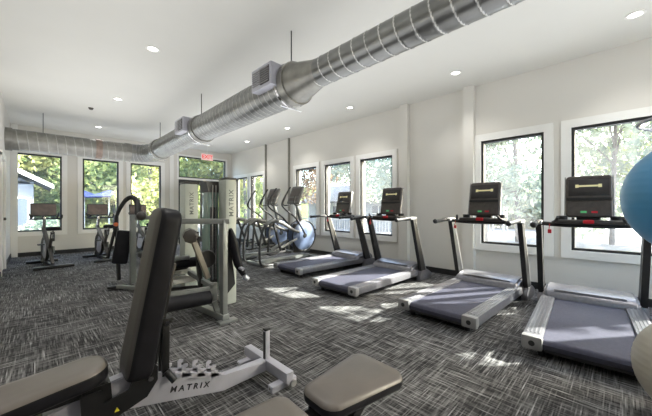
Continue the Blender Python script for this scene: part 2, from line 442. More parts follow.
for y in (2.66, 5.3, 7.8):
    M_ = axes((1, 0, 0), (0, 0, -1), (0, 1, 0), V((XD, y, ZD))-o3)
    m = MB(); m.lathe([(.2, -.05), (.24, -.05), (.24, .05), (.2, .05)], M_, 48); m.build('collar', DUCT2 if y != 5.3 else DUCT2, duct)
    m = MB(); m.lathe([(.245, .06), (.252, .06), (.252, .09), (.245, .09)], M_, 48); m.box(V((XD, y+.075, ZD-.262))-o3, (.30, .03, .01)); m.build('hanger_strap', CHROME, duct)
    m = MB(); m.cyl(V((XD, y+.075, ZD+.25))-o3, V((XD, y+.075, H))-o3, .007, 8); m.build('hanger_rod', BLACKM, duct)
for x in (XD-RB+.02, 1.06, -.42):
    M_ = axes((0, 1, 0), (0, 0, 1), (1, 0, 0), V((x, YR, ZD))-o3)
    m = MB(); m.lathe([(.21, -.06), (.235, -.06), (.235, .06), (.21, .06)], M_, 48); m.build('collar', COPPER if x == 1.06 else DUCT2, duct)
for x in (.1, ):
    m = MB(); m.cyl(V((x, YR, ZD+.2))-o3, V((x, YR, H))-o3, .006, 8); m.build('hanger_rod', BLACKM, duct)
for (y0, y1) in ((2.70, 3.10), (5.40, 5.83)):
    c = V((1.93, (y0+y1)/2, 2.7))-o3
    m = MB(); m.box(c, (.22, y1-y0, .25), bev=.006); rg = m.build('register_box', STEEL, duct)
    m = MB(); xg = 1.82-XD
    m.box((xg-.004, c.y-(y1-y0)*.2, c.z), (.008, (y1-y0)*.42, .18))
    gr = m.build('grille', DARKM, rg)
    m = MB()
    for i in range(7): m.box((xg-.011, c.y, c.z-.075+i*.025), (.012, y1-y0-.07, .006), ry=.5)
    m.box((xg-.012, c.y, c.z), (.014, .012, .18))
    m.build('louvre', SILVER, gr)
# recessed ceiling lights
LIGHTS = []
spots = [(4.58, -.1), (4.58, 1.8), (4.6, 3.95), (4.62, 6.1), (4.65, 8.2), (1.08, 2.0), (1.08, 4.31), (1.1, 6.75), (1.12, 9.4), (-1.4, -.4), (-1.4, 2.2), (-1.4, 4.6), (1.6, -.7)]
names = ['ceiling light nearest the top right corner, above the treadmill with red button', 'ceiling light right of the duct, above the pilaster left of the big windows',
 'ceiling light on the right side above the second treadmill from the left', 'ceiling light to the right of the duct above the ellipticals', 'ceiling light to the right of the duct nearest the exit sign',
 None, 'largest ceiling light to the left of the duct', 'middle ceiling light left of the duct, beyond the largest one', 'ceiling light nearest the back windows, just above the duct']
for i, (x, y) in enumerate(spots):
    lab = names[i] if i < len(names) and names[i] else None
    m = MB(); m.lathe([(.058, 0), (.082, 0), (.085, -.006), (.058, -.008)], None, 32)
    if lab: lab = 'white recessed '+lab
    r = empty('ceiling_light', (x, y, H), 0, lab or 'round white recessed ceiling light behind the camera position', 'ceiling light', 'recessed ceiling lights')
    m.build('trim_ring', TRIM, r)
    m = MB(); m.lathe([(0, -.003), (.058, -.003)], None, 32); m.build('diffuser', LAMP, r)
    la = bpy.data.lights.new('downlight_lamp', 'AREA'); la.shape = 'DISK'; la.size = .3; la.energy = 7; la.spread = R(110); la.color = (1., .98, .95)
    lo = bpy.data.objects.new('downlight_lamp', la); COL.objects.link(lo); lo.parent = r; lo.location = (0, 0, -.012)
# smoke detector and sprinkler
m = MB(); m.lathe([(0, -.04), (.03, -.035), (.045, -.01), (.045, 0)], None, 24); o = m.build('sprinkler_head', HANDLEM); o.location = (.8, 7.74, H); tag(o, 'tiny dark sprinkler head on the ceiling left of the duct', 'sprinkler')
# exit sign
r = empty('exit_sign', (3.95, 9.5, H), 0, 'small red and white exit sign hanging from the ceiling above the glass door', 'exit sign')
m = MB(); m.box((0, 0, -.015), (.3, .05, .03), bev=.004); m.cyl((0, 0, -.03), (0, 0, -.3), .008, 8); m.build('bracket', TRIM, r)
m = MB(); m.box((0, 0, -.41), (.38, .025, .2), bev=.005); m.build('sign_panel', EXITP, r)
text('lettering', 'EXIT', .17, EXITR, r, axes((1, 0, 0), (0, 0, 1), (0, -1, 0), (0, -.0145, -.41)))

# ------------------------------------------------------------------ treadmills
def make_treadmill():
    t = empty('treadmill', (0, 0, 0))
    W = .43
    for s in (1, -1):
        m = MB(); m.box((.86, s*.355, .125), (1.66, .135, .1), bev=.018)
        for i in range(4): m.box((.86, s*(.315+i*.027), .1765), (1.55, .009, .006))
        rl = m.build('side_rail', SILVER2, t)
        m = MB(); m.box((.02, s*.355, .12), (.075, .145, .115), bev=.025); m.build('end_cap', SILVER, rl)
        m = MB(); m.cyl((-.021, s*.355, .12), (-.015, s*.355, .12), .022, 16); m.build('cap_screw', BLACKP, rl)
        m = MB(); m.cyl((.1, s*.3, .0), (.1, s*.3, .075), .028, 14); m.build('foot', BLACKP, t)
        m = MB(); m.cyl((1.9, s*.36, .0), (1.9, s*.36, .05), .03, 14); m.build('foot', BLACKP, t)
    # belt with rounded rear wrap
    prof = [(.0, .125)]+[(.045-.045*math.cos(a), .11+.045*math.sin(a)) for a in [R(x) for x in (20, 45, 70, 90)]]+[(1.52, .157), (1.52, .085)]+[(.045-.045*math.cos(a), .11+.045*math.sin(a)) for a in [R(x) for x in (-90, -60, -25)]]
    m = MB(); m.prism(prof, -.285, .285); m.build('running_belt', BELT, t)
    m = MB(); m.box((.8, 0, .1), (1.5, .5, .04)); m.box((.055, 0, .075), (.09, .55, .035), bev=.01); m.build('deck', BLACKP, t)
    # motor hood
    hood = [(1.44, .158), (1.455, .20), (1.5, .235), (1.6, .262), (1.78, .268), (1.9, .25), (1.97, .2), (1.98, .06), (1.5, .06)]
    m = MB(); m.prism(hood, -.40, .40); bmesh.ops.bevel(m.b, geom=[e for e in m.b.edges if abs(e.verts[0].co.y) > .39 and abs(e.verts[1].co.y) > .39 and e.verts[0].co.y*e.verts[1].co.y > 0], offset=.03, segments=3, affect='EDGES')
    h = m.build('motor_hood', SILVER2, t)
    m = MB(); m.box((1.475, 0, .175), (.06, .6, .02), ry=-.6); m.build('hood_lip', BLACKP, h)
    m = MB(); m.bar((1.5, -.3, .245), (1.5, .3, .245), .02, .006); m.build('hood_seam', CHAR, h)
    # uprights
    for s in (1, -1):
        m = MB(); m.prism([(1.7, .02), (1.86, .02), (1.46, 1.02), (1.38, 1.02)], s*.44-.028, s*.44+.028)
        u = m.build('upright', BLACKP, t)
        m = MB(); m.prism([(1.855, .03), (1.873, .03), (1.473, 1.02), (1.455, 1.02)], s*.44-.031, s*.44+.031); m.build('upright_edge', SILVER, u)
        m = MB(); m.prism([(1.6, 0), (1.98, 0), (1.98, .1), (1.86, .16), (1.66, .16), (1.6, .08)], s*.44-.035, s*.44+.035); m.build('upright_foot', SILVER2, u)
        # handrail
        m = MB(); m.tube([(1.5, s*.44, 1.04), (1.3, s*.44, 1.05), (1.08, s*.44, 1.035), (.94, s*.44, 1.03)], [.028, .027, .024, .024], 12, 4)
        hr = m.build('handrail', GRIP, t)
        m = MB(); m.sphere((.925, s*.44, 1.03), .033, 16); m.build('end_knob', BLACKP, hr)
        m = MB(); m.box((1.4, s*.44, 1.045), (.2, .075, .05), bev=.02); m.build('rail_bracket', SILVER, hr)
        m = MB(); m.tube([(1.3, s*.3, 1.05), (1.22, s*.27, 1.07), (1.17, s*.25, 1.11)], .015, 8, 4); m.build('inner_grip', GRIP, hr)
    m = MB(); m.box((1.9, 0, .045), (.07, .86, .05), bev=.01); m.build('front_crossbar', BLACKM, t)
    # crossbar / tray
    m = MB(); m.tube([(1.4, -.44, 1.035), (1.36, -.25, 1.02), (1.35, 0, 1.015), (1.36, .25, 1.02), (1.4, .44, 1.035)], .024, 10, 5); cb = m.build('crossbar', BLACKP, t)
    m = MB(); m.box((1.4, 0, 1.055), (.2, .56, .045), bev=.02); tr = m.build('tray', CHAR, t)
    m = MB(); m.box((1.29, 0, 1.06), (.03, .09, .04), bev=.01); m.build('stop_switch', RED, tr)
    for s in (1, -1):
        m = MB(); m.lathe([(.02, 0), (.045, 0), (.05, .05), (.044, .05), (.04, .01), (0, .01)], Matrix.Translation((1.42, s*.22, 1.07)), 18); m.build('cup_holder', BLACKP, tr)
    m = MB(); m.tube([(1.31, .33, 1.03), (1.305, .335, .97), (1.305, .33, .955)], .004, 6); m.box((1.305, .33, .945), (.02, .035, .045), bev=.006); m.build('safety_key', RED, tr)
    # console
    tilt = .2
    M_ = axes((0, -1, 0), (math.sin(tilt), 0, math.cos(tilt)), (-math.cos(tilt), 0, math.sin(tilt)), (1.475, 0, 1.335))
    m = MB(); m.pad(.385, .47, .05, .035, .015, M_, taper=1.); c = m.build('console', CONS, t)
    m = MB(); m.box((0, -.035, .026), (.375, .03, .014), M_); m.build('reading_ledge', SLOT, c)
    m = MB(); m.box((0, .10, .0265), (.34, .19, .004), M_, bev=.001); sc = m.build('display', SCREEN, c)
    m = MB(); m.box((0, .115, .030), (.17, .02, .003), M_)
    for s in (1, -1): m.box((s*.095, .115, .030), (.03, .036, .003), M_)
    m.build('display_print', CREAMP, sc)
    m = MB(); m.box((0, -.15, .0265), (.34, .11, .004), M_); kp = m.build('keypad', CONS, c)
    for i, mm in enumerate((GREEN, RED)):
        m = MB(); m.box((-.04+.09*i, -.18, .030), (.05, .022, .005), M_); m.build('button', mm, kp)
    for s in (1, -1):
        m = MB(); m.bar((1.44, s*.20, 1.07), (1.535, s*.198, 1.56), .012, .05, .004); m.build('side_frame', SILVER, c)
    m = MB(); m.bar((1.46, 0, 1.05), (1.5, 0, 1.2), .2, .05, .01); m.build('console_mount', BLACKP, c)
    return t
TM = [((3.22, 4.28), -3, 'silver treadmill furthest from the camera, next to the ellipticals'),
      ((2.93, 2.83), 0, 'silver treadmill second from the left, in front of the three narrow windows'),
      ((2.94, 1.38), -1.5, 'silver treadmill between the pilasters and the right windows, beside the sunlit carpet'),
      ((2.87, .16), 4.0, 'silver treadmill at the right edge, behind the exercise balls')]
tm0 = make_treadmill()
for i, ((x, y), a, lab) in enumerate(TM):
    o = tm0 if i == 0 else copy_tree(tm0)
    o.location = (x, y, 0); o.rotation_euler = (0, 0, R(a)); tag(o, lab, 'treadmill', 'row of treadmills facing the right wall')

# ------------------------------------------------------------------ ellipticals
def make_elliptical():
    t = empty('elliptical', (0, 0, 0))
    for s in (1, -1):
        m = MB(); m.tube([(.45, s*.3, .04), (.1, s*.31, .035), (.0, s*.31, .14), (.0, s*.31, .45), (.06, s*.31, .74), (.17, s*.31, .88), (.33, s*.3, .93)], [.022, .022, .024, .026, .026, .028, .03], 10, 6)
        lp = m.build('rear_loop', BLACKP, t)
        m = MB(); m.tube([(.12, s*.31, .86), (.3, s*.31, .945), (.55, s*.29, .9), (.9, s*.22, .74), (1.15, s*.15, .66)], [.03, .042, .042, .036, .03], 10, 6); m.build('arm_cover', mat('arm_grey', srgb(112, 112, 110), .4, .2), lp)
        m = MB(); m.bar((.34, s*.3, .9), (.56, s*.26, .3), .035, .05, .01); m.bar((.25, s*.3, .9), (.2, s*.3, .3), .03, .04, .01); lk = m.build('link_arm', BLACKM, t)
        m = MB(); m.box((.48, s*.2, .3+.05*s), (.42, .15, .035), bev=.015, ry=-.1); m.box((.68, s*.2, .35+.05*s), (.03, .14, .06), bev=.01); m.build('pedal', BLACKP, t)
        m = MB(); m.bar((.55, s*.12, .28), (1.15, s*.1, .5), .035, .05, .008); m.build('crank_arm', FRAME, t)
        m = MB(); m.tube([(1.3, s*.2, .62), (1.0, s*.24, .98), (.66, s*.26, 1.2), (.6, s*.26, 1.34), (.82, s*.26, 1.68)], [.02, .018, .017, .019, .019], 10, 6); m.build('moving_handle', GRIP, t)
        m = MB(); m.lathe([(0, .0), (.33, .0), (.345, .01), (.345, .03), (.3, .045), (.1, .06), (0, .06)], axes((1, 0, 0), (0, 0, -s), (0, s, 0), (1.38, s*.06, .56)), 40); dc = m.build('disc_cover', DISC, t)
        m = MB(); m.tube([(1.38+.36*math.cos(R(a)), s*.1, .56+.36*math.sin(R(a))) for a in range(0, 360, 12)], .014, 8, closed=True); m.build('disc_rim', BLACKP, dc)
        m = MB(); m.lathe([(0, 0), (.06, 0), (.05, .02), (0, .02)], axes((1, 0, 0), (0, 0, -s), (0, s, 0), (1.38, s*.115, .56)), 20); m.build('hub', BLACKP, dc)
    m = MB(); m.box((1.38, 0, .5), (.5, .12, .7), bev=.05); m.build('drive_housing', CHAR, t)
    m = MB(); m.box((.85, 0, .06), (1.5, .1, .08), bev=.015); m.box((.1, 0, .04), (.08, .62, .06), bev=.01); m.box((1.6, 0, .04), (.08, .6, .06), bev=.01); m.build('base_frame', FRAME, t)
    m = MB(); m.bar((1.4, 0, .8), (1.22, 0, 1.35), .08, .08, .02); m.build('mast', FRAME, t)
    M_ = axes((0, -1, 0), (math.sin(.42), 0, math.cos(.42)), (-math.cos(.42), 0, math.sin(.42)), (1.2, 0, 1.52))
    m = MB(); m.pad(.42, .46, .07, .04, .02, M_); c = m.build('console', mat('arm_grey', srgb(112, 112, 110), .4, .2), t)
    m = MB(); m.box((0, .06, .037), (.32, .22, .004), M_); m.build('display', CONS, c)
    m = MB(); m.box((0, -.12, .037), (.3, .08, .004), M_); m.build('keypad', CONS, c)
    m = MB(); m.tube([(1.2, -.2, 1.3), (1.03, -.22, 1.28), (.97, -.2, 1.34), (1.03, -.18, 1.5)], .016, 8, 6); m.tube([(1.2, .2, 1.3), (1.03, .22, 1.28), (.97, .2, 1.34), (1.03, .18, 1.5)], .016, 8, 6); m.build('fixed_handle', BLACKP, t)
    return t
e0 = make_elliptical()
for i, (x, y, a, lab) in enumerate([(3.2, 5.45, 1, 'elliptical trainer with curved black arms, right beside the furthest treadmill'),
                                   (3.28, 6.45, 4, 'elliptical trainer with curved black arms, nearer the exit door, beside the weight tower')]):
    o = e0 if i == 0 else copy_tree(e0)
    o.location = (x, y, 0); o.rotation_euler = (0, 0, R(a)); tag(o, lab, 'elliptical', 'elliptical trainers facing the right wall')

# ------------------------------------------------------------------ exercise bikes (local +y forward)
def make_bike():
    t = empty('exercise_bike', (0, 0, 0))
    m = MB(); m.box((0, 0, .035), (.62, .09, .055), bev=.015); m.box((0, 1.05, .035), (.52, .09, .055), bev=.015); m.box((0, .52, .05), (.06, 1.02, .05), bev=.01); m.build('base', BLACKM, t)
    m = MB(); m.bar((0, .1, .07), (0, .42, .42), .05, .06, .01); m.bar((0, .38, .40), (0, .12, .72), .05, .05, .01); m.bar((0, .4, .38), (0, .95, .8), .06, .08, .01); m.bar((0, 1.02, .06), (0, .8, .68), .05, .06, .01); m.build('frame', CHAR, t)
    m = MB(); m.pad(.26, .24, .07, .06, .025, axes((0, 1, 0), (-1, 0, 0), (0, 0, 1), (0, .12, .80)), taper=.35); st = m.build('saddle', VINYLB, t)
    m = MB(); m.cyl((0, .14, .6), (0, .12, .78), .018, 10); m.build('seat_post', CHROME, st)
    m = MB(); m.lathe([(.2, -.012), (.245, -.025), (.265, -.025), (.265, .025), (.245, .025), (.2, .012)], axes((0, 1, 0), (0, 0, 1), (1, 0, 0), (0, .78, .33)), 36); fwl = m.build('flywheel', BLACKM, t)
    m = MB(); m.lathe([(0, -.015), (.2, -.015), (.2, .015), (0, .015)], axes((0, 1, 0), (0, 0, 1), (1, 0, 0), (0, .78, .33)), 30); m.build('hub', STEEL, fwl)
    m = MB(); m.box((.05, .52, .35), (.03, .5, .14), bev=.012); m.build('chain_guard', FRAME, t)
    for s in (1, -1):
        m = MB(); m.bar((s*.07, .42, .33), (s*.08, .42+s*.1, .33-s*.14), .015, .03); cr = m.build('crank', STEEL, t)
        m = MB(); m.box((s*.14, .42+s*.1, .33-s*.14), (.1, .09, .025), bev=.008); m.build('pedal', BLACKP, cr)
    m = MB(); m.bar((0, .88, .7), (0, .84, 1.02), .05, .05, .01); m.build('handle_post', CHROME, t)
    m = MB(); m.tube([(-.22, .5, 1.06), (-.24, .62, 1.0), (-.22, .78, .98), (0, .86, .98), (.22, .78, .98), (.24, .62, 1.0), (.22, .5, 1.06)], .017, 8, 6)
    m.tube([(-.2, .8, .98), (-.24, .84, 1.1)], .015, 8); m.tube([(.2, .8, .98), (.24, .84, 1.1)], .015, 8); m.build('handlebar', GRIP, t)
    M_ = axes((1, 0, 0), (0, math.sin(.1), math.cos(.1)), (0, -math.cos(.1), math.sin(.1)), (0, .9, 1.18))
    m = MB(); m.pad(.42, .28, .035, .02, .01, M_); sc = m.build('screen', BLACKP, t)
    m = MB(); m.box((0, 0, .019), (.39, .24, .003), M_); m.build('display', mat('reddish_screen', (.10, .065, .065), .25, var=.3, vscale=8, coat=.4), sc)
    m = MB(); m.bar((0, .86, .98), (0, .91, 1.1), .06, .03, .005); m.build('screen_mount', BLACKP, sc)
    m = MB(); m.cyl((.09, .6, .5), (.09, .6, .7), .035, 14); m.build('bottle', BLACKP, t)
    return t
b0 = make_bike()
for i, (x, y, a, lab) in enumerate([(.25, 8.02, 9, 'black exercise bike with a big screen in front of the leftmost back window'),
                                   (1.2, 8.25, 8, 'black exercise bike with a wide screen in front of the window with blue parasols'),
                                   (2.1, 8.45, 8, 'black exercise bike mostly hidden behind the tall backrest and weight machine')]):
    o = b0 if i == 0 else copy_tree(b0)
    o.location = (x, y, 0); o.rotation_euler = (0, 0, R(a)); tag(o, lab, 'exercise bike', 'exercise bikes by the back windows')

# ------------------------------------------------------------------ weight bench (local: hinge at x=0, rear T at +x, seat at -x)
def make_bench(back_z, back_ang, seat_top=.45, seat_len=.47, seat_w=.28, upright_post=True, seat_tilt=0., seat_taper=.92, back_w=.25, seat_h=.085, front=-.62, rcs=.1, back_m=None):
    t = empty('weight_bench', (0, 0, 0))
    sp = [(front, .08), (-.1, .19), (.02, .17), (.54, .035), (.86, .04), (.86, .115), (.55, .13), (.03, .345), (-.12, .33), (front, .18)]
    m = MB(); m.prism(sp, -.032, .032); bmesh.ops.bevel(m.b, geom=list(m.b.edges), offset=.006, segments=2, affect='EDGES'); spine = m.build('spine', STEEL, t)
    teeth = [(.10, .31)]
    x = .2
    for i in range(4):
        zz = .34-.38*(x-.02)
        teeth += [(x, zz-.075), (x+.005, zz-.02), (x+.02, zz+.0), (x+.05, zz-.0), (x+.055, zz-.02), (x+.035, zz-.035), (x+.04, zz-.065)]
        x += .085
    m = MB()
    for s in (-1, 1):
        m.prism([(.08, .337), (.52, .16), (.52, .13), (.08, .305)], s*.036-.003, s*.036+.003)
        for i in range(4):
            x = .2+.085*i; zz = .372-.404*(x-.03)
            m.prism([(x, zz-.04), (x, zz+.022), (x+.012, zz+.032), (x+.032, zz+.026), (x+.03, zz+.012), (x+.018, zz+.008), (x+.022, zz-.008), (x+.045, zz-.012), (x+.05, zz-.05)], s*.036-.003, s*.036+.003)
    m.build('adjustment_ladder', STEEL, t)
    text('lettering', 'MATRIX', .046, LETTER, spine, axes((math.cos(.27), 0, -math.sin(.27)), (math.sin(.27), 0, math.cos(.27)), (0, -1, 0), (.335, -.0335, .150)), spacing=1.55)
    m = MB(); m.box((.885, 0, .08), (.058, .55, .072), bev=.006); rb = m.build('rear_crossbar', STEEL, t)
    for s in (1, -1):
        m = MB(); m.box((.87, s*.21, .024), (.2, .055, .045), bev=.008); ft = m.build('foot', STEEL, rb)
        m = MB(); m.cyl((.78, s*.21, .03), (.765, s*.21, .03), .012, 10); m.build('bolt', CHROME, ft)
    for s in (1, -1):
        m = MB(); m.cyl((.905, s*.29, .04), (.905, s*.27, .04), .022, 18); m.build('transport_wheel', SILVER, t)
    if upright_post:
        m = MB(); m.box((.88, 0, .2), (.036, .036, .24), bev=.005); po = m.build('lifting_post', STEEL, t)
        m = MB(); m.box((.88, 0, .325), (.042, .042, .016), bev=.005); m.build('post_cap', BLACKP, po)
        m = MB(); m.box((.861, 0, .21), (.006, .02, .2)); m.build('post_scale', BLACKP, po)
    m = MB(); m.box((front, 0, .1), (.07, .4, .07), bev=.01); m.build('front_crossbar', STEEL, t)
    # seat
    cx = -.055-seat_len/2
    M_ = Matrix.Translation((cx, 0, seat_top-.045)) @ Matrix.Rotation(seat_tilt, 4, 'Y')
    m = MB(); m.soft = 2; m.pad(seat_len, seat_w, seat_h, rcs, .028, M_, taper=seat_taper, top=1, dome=.006); m.build('seat', [VINYLB, VINYLT], t)  # top faces in taupe, sides in black
    m = MB(); m.box((cx+.02, 0, seat_top-.105), (seat_len*.9, .09, .045), bev=.008); m.prism([(-.16, seat_top-.09), (-.05, seat_top-.09), (-.04, .2), (-.16, .2)], -.05, .05); m.bar((cx-.1, 0, seat_top-.12), (-.22, 0, .2), .05, .05, .008); m.build('seat_frame', BLACKM, t)
    # hinge bracket
    br = [(-.17, seat_top-.1), (-.09, seat_top-.1), (-.08, .27), (.02, .29), (.06, .40), (.12, .40), (.15, .36), (.15, .29), (.1, .22), (-.1, .155), (-.16, .16)]
    for s in (1, -1):
        m = MB(); m.prism(br, s*.075-.004, s*.075+.004); bk = m.build('hinge_bracket', BLACKM, t)
        for bx, bz in ((.095, .375), (.115, .31)):
            m = MB(); m.cyl((bx, s*.079, bz), (bx, s*.088, bz), .013, 12); m.build('bolt', CHROME, bk)
        if s < 0:
            m = MB(); m.prism([(-.04, .207), (-.02, .207), (-.03, .228)], -.0815, -.0795); m.build('warning_sticker', YELLOW, bk)
    m = MB(); m.cyl((.095, -.08, .375), (.095, .08, .375), .016, 14); m.build('hinge_pin', CHROME, t)
    # backrest
    L, Wb, T_ = .90, back_w, .115
    ca, sa = math.cos(back_ang), math.sin(back_ang)      # back_ang = angle above horizontal, pointing to +x
    ex = V((ca, 0, sa)); ez = V((-sa, 0, ca)); p0 = V((.0, 0, back_z))
    M_ = axes(ex, (0, 1, 0), ez, p0+ex*(L/2)+ez*(-T_/2))
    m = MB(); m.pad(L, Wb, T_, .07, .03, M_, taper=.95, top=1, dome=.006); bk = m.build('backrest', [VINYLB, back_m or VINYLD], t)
    m = MB(); q = p0-ez*(T_+.02); m.bar(q+ex*.05, q+ex*.6, .06, .035, .006); m.build('backrest_frame', BLACKM, bk)
    return t, (p0, ex, ez, T_)
ben, (p0, ex, ez, T_) = make_bench(.325, R(79.5), seat_top=.435, seat_tilt=-.1, seat_w=.26)
ben.location = (.31, 1.82, 0); ben.rotation_euler = (0, 0, 0)
tag(ben, 'silver adjustable bench with tall upright black backrest and taupe seat', 'weight bench', None)
m = MB(); pa = p0+ex*.27-ez*(T_+.02)
m.bar(pa+V((.02, -.03, 0)), (.2, -.03, .27), .02, .038, .004); m.bar(pa+V((.02, .03, 0)), (.2, .03, .27), .02, .038, .004); sup = m.build('support_strut', BLACKM, ben)
m = MB(); m.bar(pa+V((-.03, 0, .01)), pa+V((.05, 0, .01)), .1, .03, .004); m.build('strut_bracket', BLACKM, sup)
m = MB(); m.cyl(pa+V((.02, -.045, 0)), pa+V((.02, -.055, 0)), .014, 12); m.build('bolt', CHROME, sup)
m = MB(); m.cyl((.2, -.045, .30), (.235, -.075, .245), .018, 14); m.build('pop_pin_knob', BLACKP, sup)
# second bench, mostly below the frame : seat on the +x side
ben2, (p0, ex, ez, T_) = make_bench(.42, R(1.5), seat_top=.44, seat_len=.45, rcs=.07, back_m=VINYLT, seat_w=.315, seat_h=.065, front=-.3, upright_post=False, seat_tilt=0., seat_taper=.72, back_w=.28)
ben2.location = (.75, .89, 0); ben2.rotation_euler = (0, 0, R(177))
tag(ben2, 'flat adjustable bench with two taupe pads, cut off at the bottom edge', 'weight bench')

# ------------------------------------------------------------------ weight machines
def tower(t, x, y, w, dp, h, shroud=True):
    m = MB(); m.box((x, y, h/2), (w, dp, h), bev=.03); tw = m.build('weight_tower', TOWER, t)
    text('lettering', 'MATRIX', .085, LETTERG, tw, axes((0, 0, 1), (-1, 0, 0), (0, -1, 0), (x, y-dp/2-.001, h-.3)), spacing=1.15)
    m = MB(); m.box((x, y, h+.008), (w*.96, dp*.96, .03), bev=.01); m.build('tower_cap', CHAR, tw)
    return tw
ma = empty('leg_extension_machine', (1.4, 3.3, 0), 0, 'grey weight machine with lettered tower and horizontal black roller pads, nearest the tall backrest', 'weight machine')
def A(x, y, z=0): return V((x-1.4, y-3.3, z))
tower(ma, .34, .26, .15, .22, 1.57)
m = MB(); m.box(A(1.61, 3.78, .8), (.14, .2, 1.3), bev=.01); sh = m.build('stack_shroud', SHROUD, ma)
m = MB(); m.prism([(-.1, 0), (.1, 0), (.07, -.14), (-.07, -.14)], -.11, .11, Matrix.Translation(A(1.61, 3.78, 1.55))); m.build('shroud_cap', CHAR, sh)
m = MB(); m.box(A(1.61, 3.675, .72), (.09, .012, 1.0)); 
for i in range(16): m.box(A(1.61, 3.67, .3+i*.045), (.085, .012, .036), bev=.003)
m.build('weight_stack', STACKM, sh)
m = MB(); m.tube([A(1.59, 3.655, 1.5), A(1.59, 3.655, .3)], .008, 8); m.tube([A(1.63, 3.655, 1.5), A(1.63, 3.655, .3)], .008, 8); m.build('guide_rod', CHROME, sh)
m = MB(); m.box(A(1.42, 2.99, .55), (.055, .085, 1.06), bev=.01); m.build('front_post', FRAME, ma)
m = MB(); m.bar(A(.93, 3.24, 1.075), A(1.47, 2.96, 1.065), .07, .055, .012); m.build('top_bar', FRAME, ma)
m = MB(); m.bar(A(1.42, 2.93, .05), A(1.34, 3.85, .05), .08, .07, .01); m.box(A(1.43, 2.93, .015), (.2, .09, .03), bev=.006); m.bar(A(.85, 3.85, .05), A(1.7, 3.85, .05), .08, .07, .01); m.build('base_frame', FRAME, ma)
m = MB(); m.bar(A(.84, 3.2, .345), A(1.36, 3.12, .34), .04, .05, .01); m.bar(A(1.36, 3.12, .4), A(1.36, 3.12, .2), .035, .09, .01); m.bar(A(1.36, 3.1, .2), A(1.4, 3.1, .08), .04, .05); m.build('roller_arm', FRAME, ma)
m = MB(); m.tube([A(.84, 3.12, .26), A(.85, 3.12, .26), A(1.31, 3.08, .26), A(1.32, 3.08, .26)], [.05, .07, .07, .05], 24); m.build('roller_pad', VINYLB, ma)
m = MB(); m.pad(.42, .4, .08, .05, .03, Matrix.Translation(A(1.02, 3.62, .56))); m.build('seat', VINYLB, ma)
m = MB(); m.bar(A(.8, 3.62, .47), A(1.3, 3.62, .47), .06, .06, .01); m.bar(A(.98, 3.62, .47), A(.98, 3.75, .05), .06, .06, .01); m.bar(A(.8, 3.4, .66), A(1.2, 3.36, .665), .035, .045, .008); m.bar(A(1.25, 3.5, .47), A(1.35, 3.1, .36), .05, .05, .01); m.build('seat_frame', FRAME, ma)
m = MB(); m.tube([A(1.06, 2.94, .93), A(1.065, 2.95, .93), A(1.14, 3.19, .93), A(1.145, 3.2, .93)], [.05, .07, .07, .05], 8); lr = m.build('upper_roller', CHAR, ma)
m = MB(); m.bar(A(1.13, 3.08, .9), A(1.3, 3.1, .46), .04, .055, .01); m.build('lever_arm', mat('tan_arm', srgb(135, 128, 115), .45), ma)
m = MB(); m.lathe([(0, -.02), (.09, -.02), (.1, 0), (.09, .02), (0, .02)], axes((1, 0, 0), (0, 0, 1), (0, 1, 0), A(1.3, 3.14, .66)), 24); m.build('cam_wheel', BLACKM, ma)
m = MB(); m.tube([A(1.5, 3.0, .98), A(1.56, 3.03, .8), A(1.6, 3.02, .6), A(1.66, 3.0, .46)], [.02, .05, .05, .03], 10, 5); m.build('thigh_pad', VINYLB, ma)
m = MB(); m.cyl(A(1.66, 2.99, .44), A(1.70, 2.98, .40), .03, 14); m.cyl(A(1.6, 3.0, .55), A(1.63, 2.95, .53), .02, 14); m.build('lock_knob', STEEL, ma)
m = MB(); m.tube([A(.95, 3.42, .60), A(.96, 3.42, .60), A(1.3, 3.4, .60), A(1.31, 3.4, .60)], [.04, .055, .055, .04], 20); m.build('thigh_roller', VINYLB, ma)
m = MB(); m.prism([(1.47-1.4, .95), (1.52-1.4, .95), (1.60-1.4, .35), (1.50-1.4, .25), (1.44-1.4, .3)], -.22, -.16); m.build('side_shroud', BLACKP, ma)
m = MB(); m.bar(A(1.25, 3.3, .95), A(1.3, 3.3, .3), .09, .03, .008); m.bar(A(1.0, 3.55, .3), A(1.35, 3.4, .3), .05, .05, .01); m.build('range_plate', BLACKM, ma)
m = MB(); m.pad(.26, .2, .05, .03, .02, Matrix.Translation(A(1.18, 3.5, .4))); m.build('counterweight_cover', WHITE, ma)

mb = empty('shoulder_press_machine', (1.4, 4.9, 0), 0, 'grey weight machine with a black curved padded arm, standing behind the roller pad machine', 'weight machine')
def B(x, y, z=0): return V((x-1.4, y-4.9, z))
tower(mb, .27, -.2, .2, .24, 1.58)
m = MB(); m.box(B(1.035, 5.2, .57), (.075, .09, 1.08), bev=.01); m.build('front_post', FRAME, mb)
m = MB(); m.bar(B(1.035, 5.25, .05), B(1.15, 4.5, .05), .08, .07, .01); m.bar(B(1.15, 4.75, .05), B(1.7, 4.75, .05), .08, .07, .01); m.bar(B(1.15, 4.62, .08), B(.85, 5.3, .04), .06, .05, .01); m.build('base_frame', FRAME, mb)
m = MB(); m.bar(B(1.04, 5.2, 1.05), B(1.66, 4.8, 1.1), .06, .06, .01); m.build('top_bar', FRAME, mb)
m = MB(); m.pad(.26, .08, .04, .03, .015, Matrix.Translation(B(.86, 5.3, .04))); m.build('foot_pad', BLACKP, mb)
m = MB(); m.tube([B(.87, 5.5, .96), B(.88, 5.5, 1.08), B(.93, 5.5, 1.22), B(1.0, 5.48, 1.34), B(1.07, 5.42, 1.38), B(1.12, 5.34, 1.3), B(1.11, 5.25, 1.1)], [.02, .024, .028, .032, .036, .042, .045], 12, 6); ar = m.build('curved_arm', GRIP, mb)
